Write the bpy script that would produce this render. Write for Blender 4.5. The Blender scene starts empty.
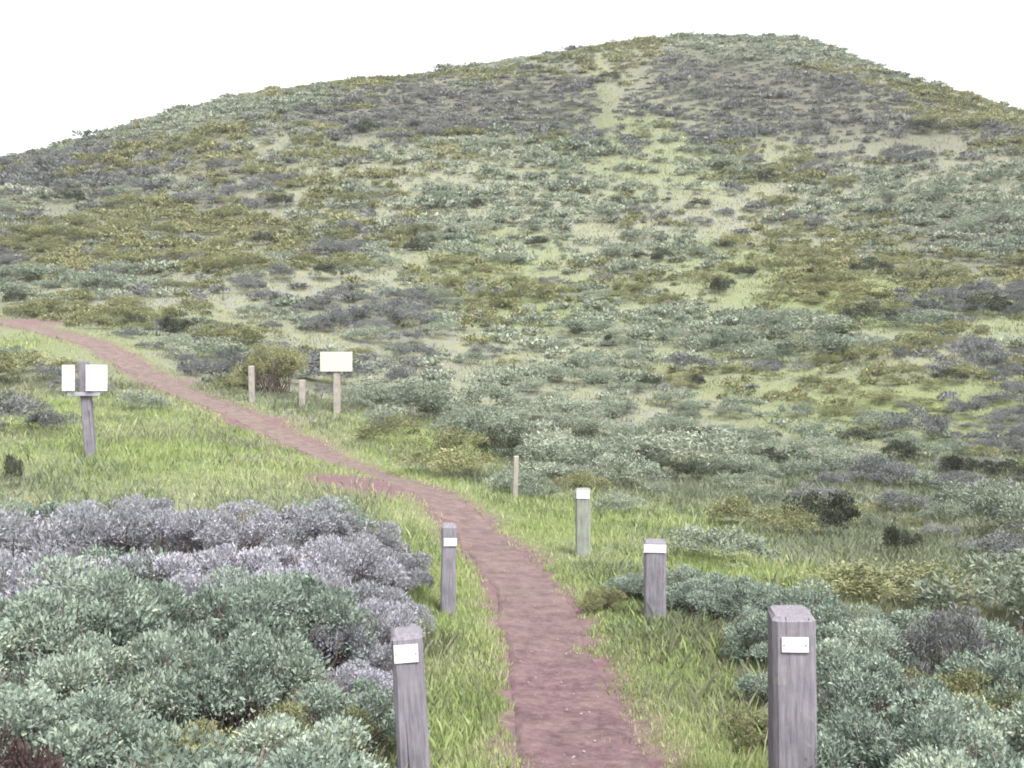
import bpy, bmesh, math, random
import numpy as np
from mathutils import Vector, Matrix

S = bpy.context.scene
C = S.collection
R = math.radians
rng = np.random.default_rng(11)
random.seed(11)

# ------------------------------------------------------------------ camera, sky, sun, exposure
F = 1000.0                                  # focal length in pixels of a 1024 x 768 picture
cam_d = bpy.data.cameras.new('camera')
cam_d.sensor_width = 36.0
cam_d.lens = 36.0 * F / 1024.0
cam_d.clip_end = 5000
cam = bpy.data.objects.new('camera', cam_d)
C.objects.link(cam)
cam.location = (0, 0, 0)
cam.rotation_euler = (R(90), 0, 0)
S.camera = cam

SUN_EL, SUN_AZ = 56.0, 150.0                # thin overcast, light from high behind the camera, to the right
w = bpy.data.worlds.new('World')
S.world = w
w.use_nodes = True
nt = w.node_tree
bg = nt.nodes['Background']
sky = nt.nodes.new('ShaderNodeTexSky')
sky.sky_type = 'NISHITA'
sky.sun_disc = False
sky.sun_elevation = R(SUN_EL)
sky.sun_rotation = R(SUN_AZ)
sky.air_density = 1.0
sky.dust_density = 6.0
sky.ozone_density = 1.0
hs = nt.nodes.new('ShaderNodeHueSaturation')
hs.inputs['Saturation'].default_value = 0.14   # a white overcast
nt.links.new(sky.outputs[0], hs.inputs['Color'])
nt.links.new(hs.outputs[0], bg.inputs[0])
bg.inputs[1].default_value = 0.12

sun_d = bpy.data.lights.new('sun', 'SUN')
sun_d.energy = 1.5
sun_d.angle = R(11)
sun_d.color = (1.0, 0.97, 0.93)
sun = bpy.data.objects.new('sun', sun_d)
C.objects.link(sun)
az, el = R(SUN_AZ), R(SUN_EL)
to_sun = Vector((math.sin(az) * math.cos(el), math.cos(az) * math.cos(el), math.sin(el)))
sun.rotation_euler = to_sun.to_track_quat('Z', 'Y').to_euler()
sun.location = to_sun * 60

S.view_settings.view_transform = 'Standard'
S.view_settings.look = 'None'
S.view_settings.exposure = 2.06
S.view_settings.gamma = 1.0
S.view_settings.use_curve_mapping = False
S.cycles.use_denoising = True
S.cycles.max_bounces = 6
S.cycles.volume_bounces = 1
S.cycles.transparent_max_bounces = 8
S.cycles.filter_width = 1.8


# ------------------------------------------------------------------ small helpers
def tag(o, label=None, cat=None, group=None, kind=None):
    if label: o['label'] = label
    if cat: o['category'] = cat
    if group: o['group'] = group
    if kind: o['kind'] = kind
    return o


def empty(name, loc, rz=0.0):
    o = bpy.data.objects.new(name, None)
    o.empty_display_size = 0.2
    C.objects.link(o)
    o.location = loc
    o.rotation_euler = (0, 0, rz)
    return o


def link_mesh(name, me, m=None, parent=None):
    o = bpy.data.objects.new(name, me)
    if m is not None and not me.materials:
        me.materials.append(m)
    C.objects.link(o)
    if parent: o.parent = parent
    return o


def bm_obj(name, bm, m, parent=None, smooth=False):
    me = bpy.data.meshes.new(name)
    bm.normal_update()
    bm.to_mesh(me)
    bm.free()
    if smooth:
        for p in me.polygons: p.use_smooth = True
    return link_mesh(name, me, m, parent)


def np_mesh(name, V, Q, attrs=None, smooth=False):
    """Mesh from numpy vertices (n,3) and faces (m,k); attrs: name -> per-vertex float array."""
    me = bpy.data.meshes.new(name)
    k = Q.shape[1]
    me.vertices.add(len(V))
    me.vertices.foreach_set('co', np.ascontiguousarray(V, dtype=np.float32).ravel())
    me.loops.add(Q.size)
    me.loops.foreach_set('vertex_index', np.ascontiguousarray(Q, dtype=np.int32).ravel())
    me.polygons.add(len(Q))
    me.polygons.foreach_set('loop_start', np.arange(0, Q.size, k, dtype=np.int32))
    me.polygons.foreach_set('loop_total', np.full(len(Q), k, dtype=np.int32))
    if smooth:
        me.polygons.foreach_set('use_smooth', np.ones(len(Q), dtype=bool))
    me.update(calc_edges=True)
    for a, v in (attrs or {}).items():
        at = me.attributes.new(a, 'FLOAT', 'POINT')
        at.data.foreach_set('value', np.ascontiguousarray(v, dtype=np.float32))
    return me


def hash2(ix, iy, seed):
    h = (ix.astype(np.int64) * 374761393 + iy.astype(np.int64) * 668265263 + seed * 974711) & 0x7fffffff
    h = ((h ^ (h >> 13)) * 1274126177) & 0x7fffffff
    return ((h ^ (h >> 16)) & 0xffff) / 65535.0


def vnoise(x, y, seed=0):
    ix, iy = np.floor(x), np.floor(y)
    fx, fy = x - ix, y - iy
    fx = fx * fx * (3 - 2 * fx)
    fy = fy * fy * (3 - 2 * fy)
    a, b = hash2(ix, iy, seed), hash2(ix + 1, iy, seed)
    c, d = hash2(ix, iy + 1, seed), hash2(ix + 1, iy + 1, seed)
    return (a * (1 - fx) + b * fx) * (1 - fy) + (c * (1 - fx) + d * fx) * fy


def fbm(x, y, seed=0, oct=4):
    s, a, t = 0.0, 1.0, 0.0
    for k in range(oct):
        s = s + a * vnoise(x * 2 ** k, y * 2 ** k, seed + 17 * k)
        t += a
        a *= 0.5
    return s / t


# ------------------------------------------------------------------ the lie of the land
# surveyed heights: (column, row, metres ahead) of points read off the photograph, turned into metres
survey = [
    # path
    (560, 800, 6.0), (530, 616, 11.0), (475, 520, 17.6), (448, 500, 19.0), (350, 465, 23.5), (260, 425, 27.5),
    (180, 390, 32.5), (100, 345, 40.0), (0, 320, 48.0), (-120, 300, 58.0),
    # grassy shoulder on the left
    (90, 460, 19.0), (0, 440, 22.0), (0, 375, 35.0), (-150, 440, 22.0), (-250, 380, 35.0), (200, 470, 18.5), (320, 412, 30.0),
    # hollow on the right
    (720, 562, 15.0), (900, 532, 22.0), (1050, 490, 28.0), (620, 484, 26.0), (500, 432, 35.0), (800, 434, 38.0), (1150, 425, 38.0),
    # the hill
    (512, 380, 45.0), (512, 300, 60.0), (512, 200, 85.0), (512, 104, 112.0), (512, 62, 128.0), (300, 350, 47.0), (860, 350, 48.0),
    (750, 310, 60.0), (750, 200, 85.0), (750, 95, 112.0), (750, 36, 131.0), (680, 40, 131.0), (830, 46, 130.0), (870, 66, 128.0), (620, 48, 129.0),
    (200, 300, 58.0), (200, 205, 85.0), (0, 255, 72.0), (0, 166, 116.0), (110, 134, 119.0), (220, 106, 123.0), (350, 82, 126.0),
    (1024, 300, 60.0), (1024, 200, 85.0), (1024, 116, 120.0), (950, 92, 124.0), (-250, 240, 85.0), (-250, 215, 112.0), (1300, 300, 62.0), (1300, 190, 110.0),
]
pts = [((c - 512) / F * d, d, (384 - r) / F * d) for c, r, d in survey]
pts += [(0, 0, -1.66), (0, 3, -2.15), (-3, 0, -1.9), (3, 0, -1.9), (0, -8, -1.2), (-9, -5, -1.8), (9, -5, -2.2),
        (-3, 5, -2.55), (-5.5, 9, -2.62), (-8, 14, -2.35), (-12, 8, -2.4), (3, 5, -2.7), (4.5, 9, -2.95), (8, 12, -3.2), (14, 10, -3.6),
        (0, 160, 33), (60, 165, 28), (-70, 160, 14), (120, 165, 10), (-60, 60, 6.0), (0, 220, 6), (90, 220, 0), (-100, 220, 0)]
P = np.array(pts)


def _tps(r2):
    return r2 * np.log(r2 + 1e-9) * 0.5


_sc = 30.0
_A = P[:, :2] / _sc
_n = len(P)
_K = _tps(((_A[:, None] - _A[None]) ** 2).sum(-1)) + 2e-4 * np.eye(_n)
_Pm = np.c_[np.ones(_n), _A]
_M = np.block([[_K, _Pm], [_Pm.T, np.zeros((3, 3))]])
_W = np.linalg.solve(_M, np.r_[P[:, 2], 0, 0, 0])


def smooth(a, b, x):
    t = np.clip((x - a) / (b - a), 0, 1)
    return t * t * (3 - 2 * t)


# centre line of the trail in metres
path_px = [(622, 900, 4.6), (598, 800, 6.0), (566, 690, 8.3), (528, 585, 12.3), (477, 530, 16.5), (436, 498, 19.6),
           (352, 464, 23.5), (262, 424, 27.5), (180, 390, 32.5), (100, 345, 40.0), (0, 320, 48.0), (-120, 300, 58.0)]
ctrl = [np.array((0.1, -8.0)), np.array((0.2, 0.0)), np.array((0.43, 2.6))] + [np.array(((c - 512) / F * d, d)) for c, r, d in path_px]


def catmull(ps, step):
    out = []
    ps = [2 * ps[0] - ps[1]] + list(ps) + [2 * ps[-1] - ps[-2]]
    for i in range(1, len(ps) - 2):
        n = max(2, int(np.linalg.norm(ps[i + 1] - ps[i]) / step))
        for t in np.linspace(0, 1, n, endpoint=False):
            a, b, c, d = ps[i - 1], ps[i], ps[i + 1], ps[i + 2]
            out.append(0.5 * ((2 * b) + (-a + c) * t + (2 * a - 5 * b + 4 * c - d) * t * t + (-a + 3 * b - 3 * c + d) * t ** 3))
    out.append(ps[-2])
    return np.array(out)


trail = catmull(ctrl, 0.15)
coarse = trail[::4]


def trail_dist(x, y):
    sh = np.shape(x)
    x, y = np.ravel(x), np.ravel(y)
    out = np.full(len(x), 99.0)
    near = np.where((y < 64) & (x < 8) & (x > -45))[0]
    for k in range(0, len(near), 20000):
        i = near[k:k + 20000]
        d = np.hypot(x[i][:, None] - coarse[None, :, 0], y[i][:, None] - coarse[None, :, 1])
        out[i] = d.min(1)
    return out.reshape(sh)


def smooth_height(x, y):
    x, y = np.asarray(x, float), np.asarray(y, float)
    sh = x.shape
    q = np.c_[x.ravel(), y.ravel()]
    qc = q.copy()
    qc[:, 0] = np.clip(qc[:, 0], -140, 160)
    qc[:, 1] = np.clip(qc[:, 1], -30, 235)
    z = np.empty(len(q))
    for k in range(0, len(q), 40000):
        a = qc[k:k + 40000] / _sc
        z[k:k + 40000] = _tps(((a[:, None] - _A[None]) ** 2).sum(-1)) @ _W[:_n] + np.c_[np.ones(len(a)), a] @ _W[_n:]
    out_d = np.hypot(q[:, 0] - qc[:, 0], q[:, 1] - qc[:, 1])
    edge = np.maximum(np.abs(q[:, 0]) - 90, np.maximum(q[:, 1] - 190, -q[:, 1] - 15))
    t = smooth(0, 160, edge)
    z = z * (1 - t) + (-4 + 3 * np.sin(q[:, 0] * 0.01) * np.cos(q[:, 1] * 0.008)) * t
    return z.reshape(sh)


def height(x, y, td=None):
    x, y = np.asarray(x, float), np.asarray(y, float)
    z = smooth_height(x, y)
    if td is None: td = trail_dist(x, y)
    d = np.hypot(x, y)
    k = smooth(0.6, 2.5, td)
    z = z + k * (0.22 * (fbm(x / 2.6, y / 2.6, 3, 3) - 0.5) + smooth(35, 75, d) * 1.6 * (fbm(x / 16, y / 16, 9, 3) - 0.5))
    z = z - 0.07 * (1 - smooth(0.42, 0.75, td))        # the trail is worn into the ground
    return z


def hit(c, r, d0=3.0, d1=150.0):
    """Where the sight line through a picture point meets the ground (used to survey positions)."""
    d = np.geomspace(d0, d1, 900)
    x, z = (c - 512) / F * d, (384 - r) / F * d
    below = np.where(height(x, d) > z)[0]
    i = below[0] if len(below) else len(d) - 1
    return float(x[i]), float(d[i])


def gz(x, y):
    return float(height(np.array([x]), np.array([y]))[0])


# ------------------------------------------------------------------ materials
def mat(name):
    m = bpy.data.materials.new(name)
    m.use_nodes = True
    return m, m.node_tree, m.node_tree.nodes['Principled BSDF']


def N(t, kind, **kw):
    n = t.nodes.new(kind)
    for k, v in kw.items(): setattr(n, k, v)
    return n


def ramp(t, stops, src=None):
    n = t.nodes.new('ShaderNodeValToRGB')
    while len(n.color_ramp.elements) < len(stops): n.color_ramp.elements.new(0.5)
    for e, (p, c) in zip(n.color_ramp.elements, stops):
        e.position = p
        e.color = (*c, 1)
    if src is not None: t.links.new(src, n.inputs[0])
    return n


def noise(t, scale, detail=5, rough=0.6, vec=None):
    n = t.nodes.new('ShaderNodeTexNoise')
    n.inputs['Scale'].default_value = scale
    n.inputs['Detail'].default_value = detail
    n.inputs['Roughness'].default_value = rough
    if vec is None:
        g = t.nodes.new('ShaderNodeTexCoord')
        vec = g.outputs['Object']
    t.links.new(vec, n.inputs['Vector'])
    return n


def mix(t, a, b, f, mode='MIX'):
    n = t.nodes.new('ShaderNodeMix')
    n.data_type = 'RGBA'
    n.blend_type = mode
    for s, v in ((n.inputs['Factor'], f), (n.inputs['A'], a), (n.inputs['B'], b)):
        if hasattr(v, 'is_linked') or hasattr(v, 'links'): t.links.new(v, s)
        elif isinstance(v, tuple): s.default_value = (*v, 1)
        else: s.default_value = v
    return n.outputs['Result']


def bump(t, b, src, strength, dist):
    n = t.nodes.new('ShaderNodeBump')
    n.inputs['Strength'].default_value = strength
    n.inputs['Distance'].default_value = dist
    t.links.new(src, n.inputs['Height'])
    t.links.new(n.outputs[0], b.inputs['Normal'])


def attr(t, name):
    n = t.nodes.new('ShaderNodeAttribute')
    n.attribute_name = name
    return n.outputs['Fac']


def leaf_mat(name, stops, transl=0.25, rough=0.7):
    """Leaf colours of one species: 'tone' runs over its range, leaf by leaf and plant by plant."""
    m, t, b = mat(name)
    oi = t.nodes.new('ShaderNodeObjectInfo')
    ad = N(t, 'ShaderNodeMath', operation='MULTIPLY_ADD')
    t.links.new(oi.outputs['Random'], ad.inputs[0])
    ad.inputs[1].default_value = 0.30
    sub = N(t, 'ShaderNodeMath', operation='SUBTRACT')
    t.links.new(attr(t, 'tone'), sub.inputs[0])
    sub.inputs[1].default_value = 0.15
    t.links.new(sub.outputs[0], ad.inputs[2])
    rp = ramp(t, stops, ad.outputs[0])
    t.links.new(rp.outputs[0], b.inputs['Base Color'])
    b.inputs['Roughness'].default_value = rough
    b.inputs['Specular IOR Level'].default_value = 0.25
    tr = t.nodes.new('ShaderNodeBsdfTranslucent')
    t.links.new(rp.outputs[0], tr.inputs['Color'])
    mx = t.nodes.new('ShaderNodeMixShader')
    mx.inputs[0].default_value = transl
    t.links.new(b.outputs[0], mx.inputs[1])
    t.links.new(tr.outputs[0], mx.inputs[2])
    t.links.new(mx.outputs[0], t.nodes['Material Output'].inputs['Surface'])
    return m


M = {}
M['sage'] = leaf_mat('sage leaf', [(0.0, (0.062, 0.086, 0.064)), (0.45, (0.146, 0.186, 0.150)), (0.8, (0.215, 0.262, 0.210)), (1.0, (0.30, 0.335, 0.25))])
M['coyote'] = leaf_mat('coyote brush leaf', [(0.0, (0.075, 0.085, 0.040)), (0.5, (0.145, 0.155, 0.078)), (0.85, (0.200, 0.205, 0.100)), (1.0, (0.24, 0.23, 0.13))])
M['lupine'] = leaf_mat('grey lupine leaf', [(0.0, (0.145, 0.150, 0.156)), (0.5, (0.230, 0.234, 0.254)), (0.8, (0.265, 0.262, 0.300)), (1.0, (0.285, 0.28, 0.31))])
M['dark'] = leaf_mat('shade-darkened leaf', [(0.0, (0.018, 0.022, 0.016)), (0.5, (0.034, 0.040, 0.027)), (0.85, (0.058, 0.066, 0.044)), (1.0, (0.09, 0.10, 0.07))])  # shade beneath shrubs put into the leaf colour
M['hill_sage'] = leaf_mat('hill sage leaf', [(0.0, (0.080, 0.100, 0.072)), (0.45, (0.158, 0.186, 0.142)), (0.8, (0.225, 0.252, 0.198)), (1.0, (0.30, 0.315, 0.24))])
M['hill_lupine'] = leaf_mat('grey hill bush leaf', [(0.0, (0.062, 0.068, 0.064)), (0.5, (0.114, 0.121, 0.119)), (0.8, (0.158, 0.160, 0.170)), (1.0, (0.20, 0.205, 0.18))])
M['blossom'] = leaf_mat('lupine blossom', [(0.0, (0.24, 0.22, 0.30)), (0.6, (0.33, 0.31, 0.40)), (1.0, (0.42, 0.41, 0.48))])
M['straw'] = leaf_mat('dry grass', [(0.0, (0.094, 0.101, 0.060)), (0.5, (0.146, 0.155, 0.101)), (1.0, (0.225, 0.222, 0.154))])
_t = M['straw'].node_tree
_b = _t.nodes['Principled BSDF']
_r = [n for n in _t.nodes if n.type == 'VALTORGB'][0]
_h = ramp(_t, [(0.0, (0.076, 0.095, 0.055)), (0.5, (0.122, 0.142, 0.088)), (1.0, (0.19, 0.205, 0.138))], _r.inputs[0].links[0].from_socket)
_m = mix(_t, _r.outputs[0], _h.outputs[0], attr(_t, 'herb'))
_t.links.new(_m, _b.inputs['Base Color'])
_t.links.new(_m, [n for n in _t.nodes if n.type == 'BSDF_TRANSLUCENT'][0].inputs['Color'])
M['grass'] = leaf_mat('green grass', [(0.0, (0.100, 0.133, 0.048)), (0.4, (0.175, 0.225, 0.080)), (0.75, (0.245, 0.285, 0.125)), (1.0, (0.31, 0.30, 0.19))])


def make_ground():
    m, t, b = mat('scrub ground')
    n1 = noise(t, 0.9, 6, 0.65)
    n2 = noise(t, 7.0, 6, 0.7)
    straw = ramp(t, [(0.25, (0.080, 0.087, 0.052)), (0.5, (0.125, 0.130, 0.083)), (0.75, (0.175, 0.172, 0.12))], n2.outputs[0])
    green = ramp(t, [(0.25, (0.060, 0.078, 0.028)), (0.55, (0.105, 0.125, 0.050)), (0.8, (0.15, 0.155, 0.08))], n2.outputs[0])
    soil = ramp(t, [(0.25, (0.07, 0.042, 0.048)), (0.55, (0.115, 0.072, 0.080)), (0.8, (0.155, 0.11, 0.108))], n2.outputs[0])
    grey = ramp(t, [(0.25, (0.075, 0.08, 0.07)), (0.6, (0.13, 0.135, 0.12))], n2.outputs[0])
    litter = ramp(t, [(0.25, (0.045, 0.046, 0.036)), (0.6, (0.075, 0.075, 0.060))], n2.outputs[0])
    base = mix(t, straw.outputs[0], grey.outputs[0], ramp(t, [(0.42, (0, 0, 0)), (0.62, (1, 1, 1))], n1.outputs[0]).outputs[0])
    base = mix(t, base, litter.outputs[0], attr(t, 'thick'))
    c = mix(t, base, green.outputs[0], attr(t, 'green'))
    c = mix(t, c, soil.outputs[0], attr(t, 'soil'))
    t.links.new(c, b.inputs['Base Color'])
    b.inputs['Roughness'].default_value = 0.95
    b.inputs['Specular IOR Level'].default_value = 0.1
    bump(t, b, n2.outputs[0], 0.8, 0.08)
    return m


def make_dirt():
    m, t, b = mat('red trail dirt')
    n1 = noise(t, 1.9, 6, 0.7)
    n2 = noise(t, 16, 7, 0.75)
    n5 = noise(t, 4.5, 5, 0.65)
    wear = ramp(t, [(0.36, (0.74, 0.72, 0.72)), (0.5, (1, 1, 1)), (0.66, (1.25, 1.25, 1.22))], n5.outputs[0])
    v = N(t, 'ShaderNodeTexVoronoi')
    v.inputs['Scale'].default_value = 38
    g = t.nodes.new('ShaderNodeTexCoord')
    t.links.new(g.outputs['Object'], v.inputs['Vector'])
    c1 = ramp(t, [(0.3, (0.064, 0.041, 0.045)), (0.5, (0.094, 0.061, 0.067)), (0.72, (0.138, 0.094, 0.100))], n2.outputs[0])
    c2 = ramp(t, [(0.3, (0.080, 0.054, 0.054)), (0.7, (0.138, 0.099, 0.095))], n2.outputs[0])
    c = mix(t, c1.outputs[0], c2.outputs[0], ramp(t, [(0.45, (0, 0, 0)), (0.65, (1, 1, 1))], n1.outputs[0]).outputs[0])
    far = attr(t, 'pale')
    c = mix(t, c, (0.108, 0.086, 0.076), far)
    c = mix(t, c, wear.outputs[0], 1.0, 'MULTIPLY')
    t.links.new(c, b.inputs['Base Color'])
    b.inputs['Roughness'].default_value = 0.95
    b.inputs['Specular IOR Level'].default_value = 0.1
    bump(t, b, n2.outputs[0], 0.9, 0.03)
    return m


def make_wood(name, stops):
    m, t, b = mat(name)
    g = t.nodes.new('ShaderNodeTexCoord')
    mp = t.nodes.new('ShaderNodeMapping')
    mp.inputs['Scale'].default_value = (9, 9, 0.8)
    t.links.new(g.outputs['Object'], mp.inputs[0])
    n = noise(t, 6, 8, 0.65, mp.outputs[0])
    n2 = noise(t, 5, 4, 0.6)
    c = ramp(t, stops, n.outputs[0])
    d = ramp(t, [(0.3, (0.72, 0.72, 0.74)), (0.7, (1.1, 1.08, 1.05))], n2.outputs[0])
    mp2 = t.nodes.new('ShaderNodeMapping')
    mp2.inputs['Scale'].default_value = (22, 22, 0.7)
    mp2.inputs['Location'].default_value = (3.1, 1.7, 0.4)
    t.links.new(g.outputs['Object'], mp2.inputs[0])
    n3 = noise(t, 2.2, 3, 0.5, mp2.outputs[0])
    crack = ramp(t, [(0.30, (0.22, 0.20, 0.20)), (0.36, (1, 1, 1))], n3.outputs[0])
    n4 = noise(t, 11, 6, 0.75)
    lichen = ramp(t, [(0.60, (0, 0, 0)), (0.70, (0.6, 0.6, 0.6))], n4.outputs[0])
    cc = mix(t, c.outputs[0], d.outputs[0], 1.0, 'MULTIPLY')
    cc = mix(t, cc, (0.19, 0.20, 0.15), lichen.outputs[0])
    cc = mix(t, cc, crack.outputs[0], 1.0, 'MULTIPLY')
    t.links.new(cc, b.inputs['Base Color'])
    b.inputs['Roughness'].default_value = 0.9
    bump(t, b, n.outputs[0], 0.5, 0.01)
    return m


def make_paint(name, col, rough=0.45):
    m, t, b = mat(name)
    n = noise(t, 9, 6, 0.7)
    d = tuple(v * 0.86 for v in col)
    r = ramp(t, [(0.35, d), (0.55, col)], n.outputs[0])
    t.links.new(r.outputs[0], b.inputs['Base Color'])
    b.inputs['Roughness'].default_value = rough
    return m


def make_stem():
    m, t, b = mat('woody stem')
    n = noise(t, 20, 5)
    r = ramp(t, [(0.3, (0.05, 0.035, 0.03)), (0.7, (0.12, 0.09, 0.08))], n.outputs[0])
    t.links.new(r.outputs[0], b.inputs['Base Color'])
    b.inputs['Roughness'].default_value = 0.9
    return m


M['ground'] = make_ground()
M['dirt'] = make_dirt()
M['wood'] = make_wood('weathered grey timber', [(0.25, (0.070, 0.064, 0.076)), (0.5, (0.120, 0.112, 0.132)), (0.75, (0.175, 0.166, 0.188))])
M['pale_wood'] = make_wood('bleached timber', [(0.25, (0.13, 0.12, 0.105)), (0.5, (0.20, 0.185, 0.165)), (0.75, (0.27, 0.25, 0.225))])
M['white'] = make_paint('white painted metal', (0.40, 0.40, 0.415))
M['cream'] = make_paint('cream painted board', (0.375, 0.385, 0.30))
M['steel'] = make_paint('galvanised steel', (0.22, 0.22, 0.25), 0.4)
M['green_wood'] = make_wood('mossy pale timber', [(0.25, (0.10, 0.11, 0.092)), (0.5, (0.15, 0.165, 0.14)), (0.75, (0.20, 0.215, 0.185))])
M['stem'] = make_stem()

# ------------------------------------------------------------------ ground sheet


def axis(lo, hi, fine_lo, fine_hi, fine, grow):
    a = list(np.arange(fine_lo, fine_hi, fine))
    s, v = fine, a[-1]
    while v < hi:
        s *= grow
        v += s
        a.append(v)
    s, v = fine, a[0]
    while v > lo:
        s *= grow
        v -= s
        a.insert(0, v)
    return np.array(a)


gx = axis(-1500, 1500, -16, 12, 0.22, 1.035)
gy = axis(-1500, 1500, 2, 34, 0.22, 1.022)
GX, GY = np.meshgrid(gx, gy)
TD = trail_dist(GX, GY)
GZ = height(GX, GY, TD)
ny, nx = GX.shape
idx = np.arange(nx * ny).reshape(ny, nx)
quads = np.stack([idx[:-1, :-1], idx[:-1, 1:], idx[1:, 1:], idx[1:, :-1]], -1).reshape(-1, 4)


def blob(x, y, cx, cy, rx, ry):
    q = ((x - cx) / rx) ** 2 + ((y - cy) / ry) ** 2
    return np.exp(-q * np.sqrt(q + 0.05))


green_spots = []     # (x, y, rx, ry, weight): where the sward is green
for c, r, rx, ry, wt in [(640, 690, 1.0, 3.5, 1), (470, 680, 0.8, 3, 0.8), (550, 520, 2.2, 4, 1), (740, 575, 2.2, 2.5, 1), (640, 520, 2.5, 3, 0.8),
                         (430, 440, 3.0, 4, 0.9), (200, 455, 5, 4, 0.9), (60, 420, 5, 6, 0.8), (20, 345, 5, 5, 0.8), (160, 330, 5, 6, 0.5),
                         (560, 300, 7, 8, 0.6), (760, 270, 8, 8, 0.6), (860, 300, 10, 9, 0.8), (930, 410, 8, 5, 0.8), (490, 260, 6, 8, 0.6),
                         (603, 75, 1.4, 8, 0.25), (604, 100, 1.4, 8, 0.25), (605, 125, 1.5, 7, 0.25), (605, 150, 1.8, 7, 0.25), (640, 150, 14, 12, 0.4), (270, 360, 3, 4, 0.7), (800, 390, 6, 5, 0.5), (700, 360, 8, 6, 0.3)]:
    x, y = hit(c, r)
    green_spots.append((x, y, rx, ry, wt))


def green_at(x, y):
    g = 0
    for a, b_, rx, ry, wt in green_spots: g = np.maximum(g, wt * blob(x, y, a, b_, rx, ry))
    return g


soil_spots = [(*hit(372, 484), 1.5, 1.4, 1.3), (*hit(256, 426), 1.3, 1.3, 1.1), (*hit(40, 322), 2.0, 1.6, 0.9), (*hit(300, 446), 1.0, 1.2, 0.9), (*hit(170, 385), 1.2, 1.6, 0.8)]


def soil_at(x, y):
    g = 0
    for a, b_, rx, ry, wt in soil_spots: g = np.maximum(g, wt * blob(x, y, a, b_, rx, ry))
    return np.clip(g * (0.6 + 0.8 * fbm(x / 0.8, y / 0.8, 8, 3)), 0, 1)


# bare ground where the scrub is thick: no meadow under it
dense_spots = [(*hit(c, r), rx, ry, wt) for c, r, rx, ry, wt in [
    (450, 110, 17, 10, 1.0), (555, 115, 8, 14, 1.0), (370, 110, 12, 9, 0.8), (745, 85, 13, 14, 1.1), (810, 105, 12, 11, 1.0), (870, 100, 14, 12, 0.9), (940, 130, 12, 9, 0.8),
    (40, 180, 20, 12, 0.8), (120, 230, 15, 10, 0.8), (220, 120, 14, 9, 0.8), (990, 240, 12, 10, 1.0), (60, 270, 10, 5, 0.7)]]


def dense_at(x, y):
    g = 0
    for a, b_, rx, ry, wt in dense_spots: g = np.maximum(g, wt * blob(x, y, a, b_, rx, ry))
    return np.clip(g * (0.7 + 0.6 * fbm(x / 4, y / 4, 18, 3)), 0, 1)


GR = np.clip(green_at(GX, GY) * (0.55 + 0.9 * fbm(GX / 1.7, GY / 1.7, 5)), 0, 1)
GR = np.maximum(GR, 0.75 * smooth(1.6, 0.5, TD))
SO = soil_at(GX, GY)
SO = np.maximum(SO, smooth(0.85, 0.5, TD + 0.5 * (fbm(GX * 2, GY * 2, 4) - 0.5)))
ground = link_mesh('ground', np_mesh('ground', np.stack([GX, GY, GZ], -1).reshape(-1, 3), quads,
                                     {'green': GR.ravel(), 'soil': SO.ravel(), 'thick': dense_at(GX, GY).ravel()}, True), M['ground'])
tag(ground, kind='structure')

# thin sea mist over the whole place
bm = bmesh.new()
bmesh.ops.create_cube(bm, size=1, matrix=Matrix.Translation((0, 0, (56 + GZ.min() - 1) / 2)) @ Matrix.Diagonal((3600, 3600, 56 - GZ.min() + 1, 1)))
hm = bpy.data.materials.new('sea mist')
hm.use_nodes = True
hm.node_tree.nodes.remove(hm.node_tree.nodes['Principled BSDF'])
pvn = hm.node_tree.nodes.new('ShaderNodeVolumePrincipled')
pvn.inputs['Color'].default_value = (0.93, 0.94, 0.95, 1)
pvn.inputs['Density'].default_value = 0.0003
pvn.inputs['Anisotropy'].default_value = 0.2
hm.node_tree.links.new(pvn.outputs[0], hm.node_tree.nodes['Material Output'].inputs['Volume'])
tag(bm_obj('haze', bm, hm), kind='stuff')

# ------------------------------------------------------------------ trail: a worn ribbon with a ragged edge
tan = np.gradient(trail, axis=0)
tan /= np.linalg.norm(tan, axis=1)[:, None]
nor = np.c_[-tan[:, 1], tan[:, 0]]
s_len = np.r_[0, np.cumsum(np.linalg.norm(np.diff(trail, axis=0), axis=1))]
K = 25
rows = []
zero = np.zeros_like(s_len)
halfl = 0.43 + 0.30 * (fbm(s_len / 0.9, zero + 3.3, 21, 4) - 0.5)
halfr = 0.43 + 0.30 * (fbm(s_len / 0.9, zero + 9.3, 22, 4) - 0.5)
for k in range(K):
    u = k / (K - 1) * 2 - 1
    off = np.where(u < 0, u * halfr, u * halfl)
    p = trail + nor * off[:, None]
    z = smooth_height(p[:, 0], p[:, 1]) - 0.035 - 0.02 * (1 - u * u) - 0.028 * (abs(u) > 0.95) \
        + 0.035 * (fbm(p[:, 0] * 3, p[:, 1] * 2, 31, 4) - 0.5)
    rows.append(np.c_[p, z])
RV = np.stack(rows, 1)
ni = np.arange(RV.shape[0] * K).reshape(-1, K)
rq = np.stack([ni[:-1, :-1], ni[1:, :-1], ni[1:, 1:], ni[:-1, 1:]], -1).reshape(-1, 4)[:, ::-1]
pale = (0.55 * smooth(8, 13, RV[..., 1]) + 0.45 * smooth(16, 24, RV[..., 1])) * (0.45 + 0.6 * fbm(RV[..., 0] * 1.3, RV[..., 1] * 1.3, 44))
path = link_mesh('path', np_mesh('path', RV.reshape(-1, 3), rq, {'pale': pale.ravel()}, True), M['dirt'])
tag(path, kind='structure')

# ------------------------------------------------------------------ plants


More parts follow.
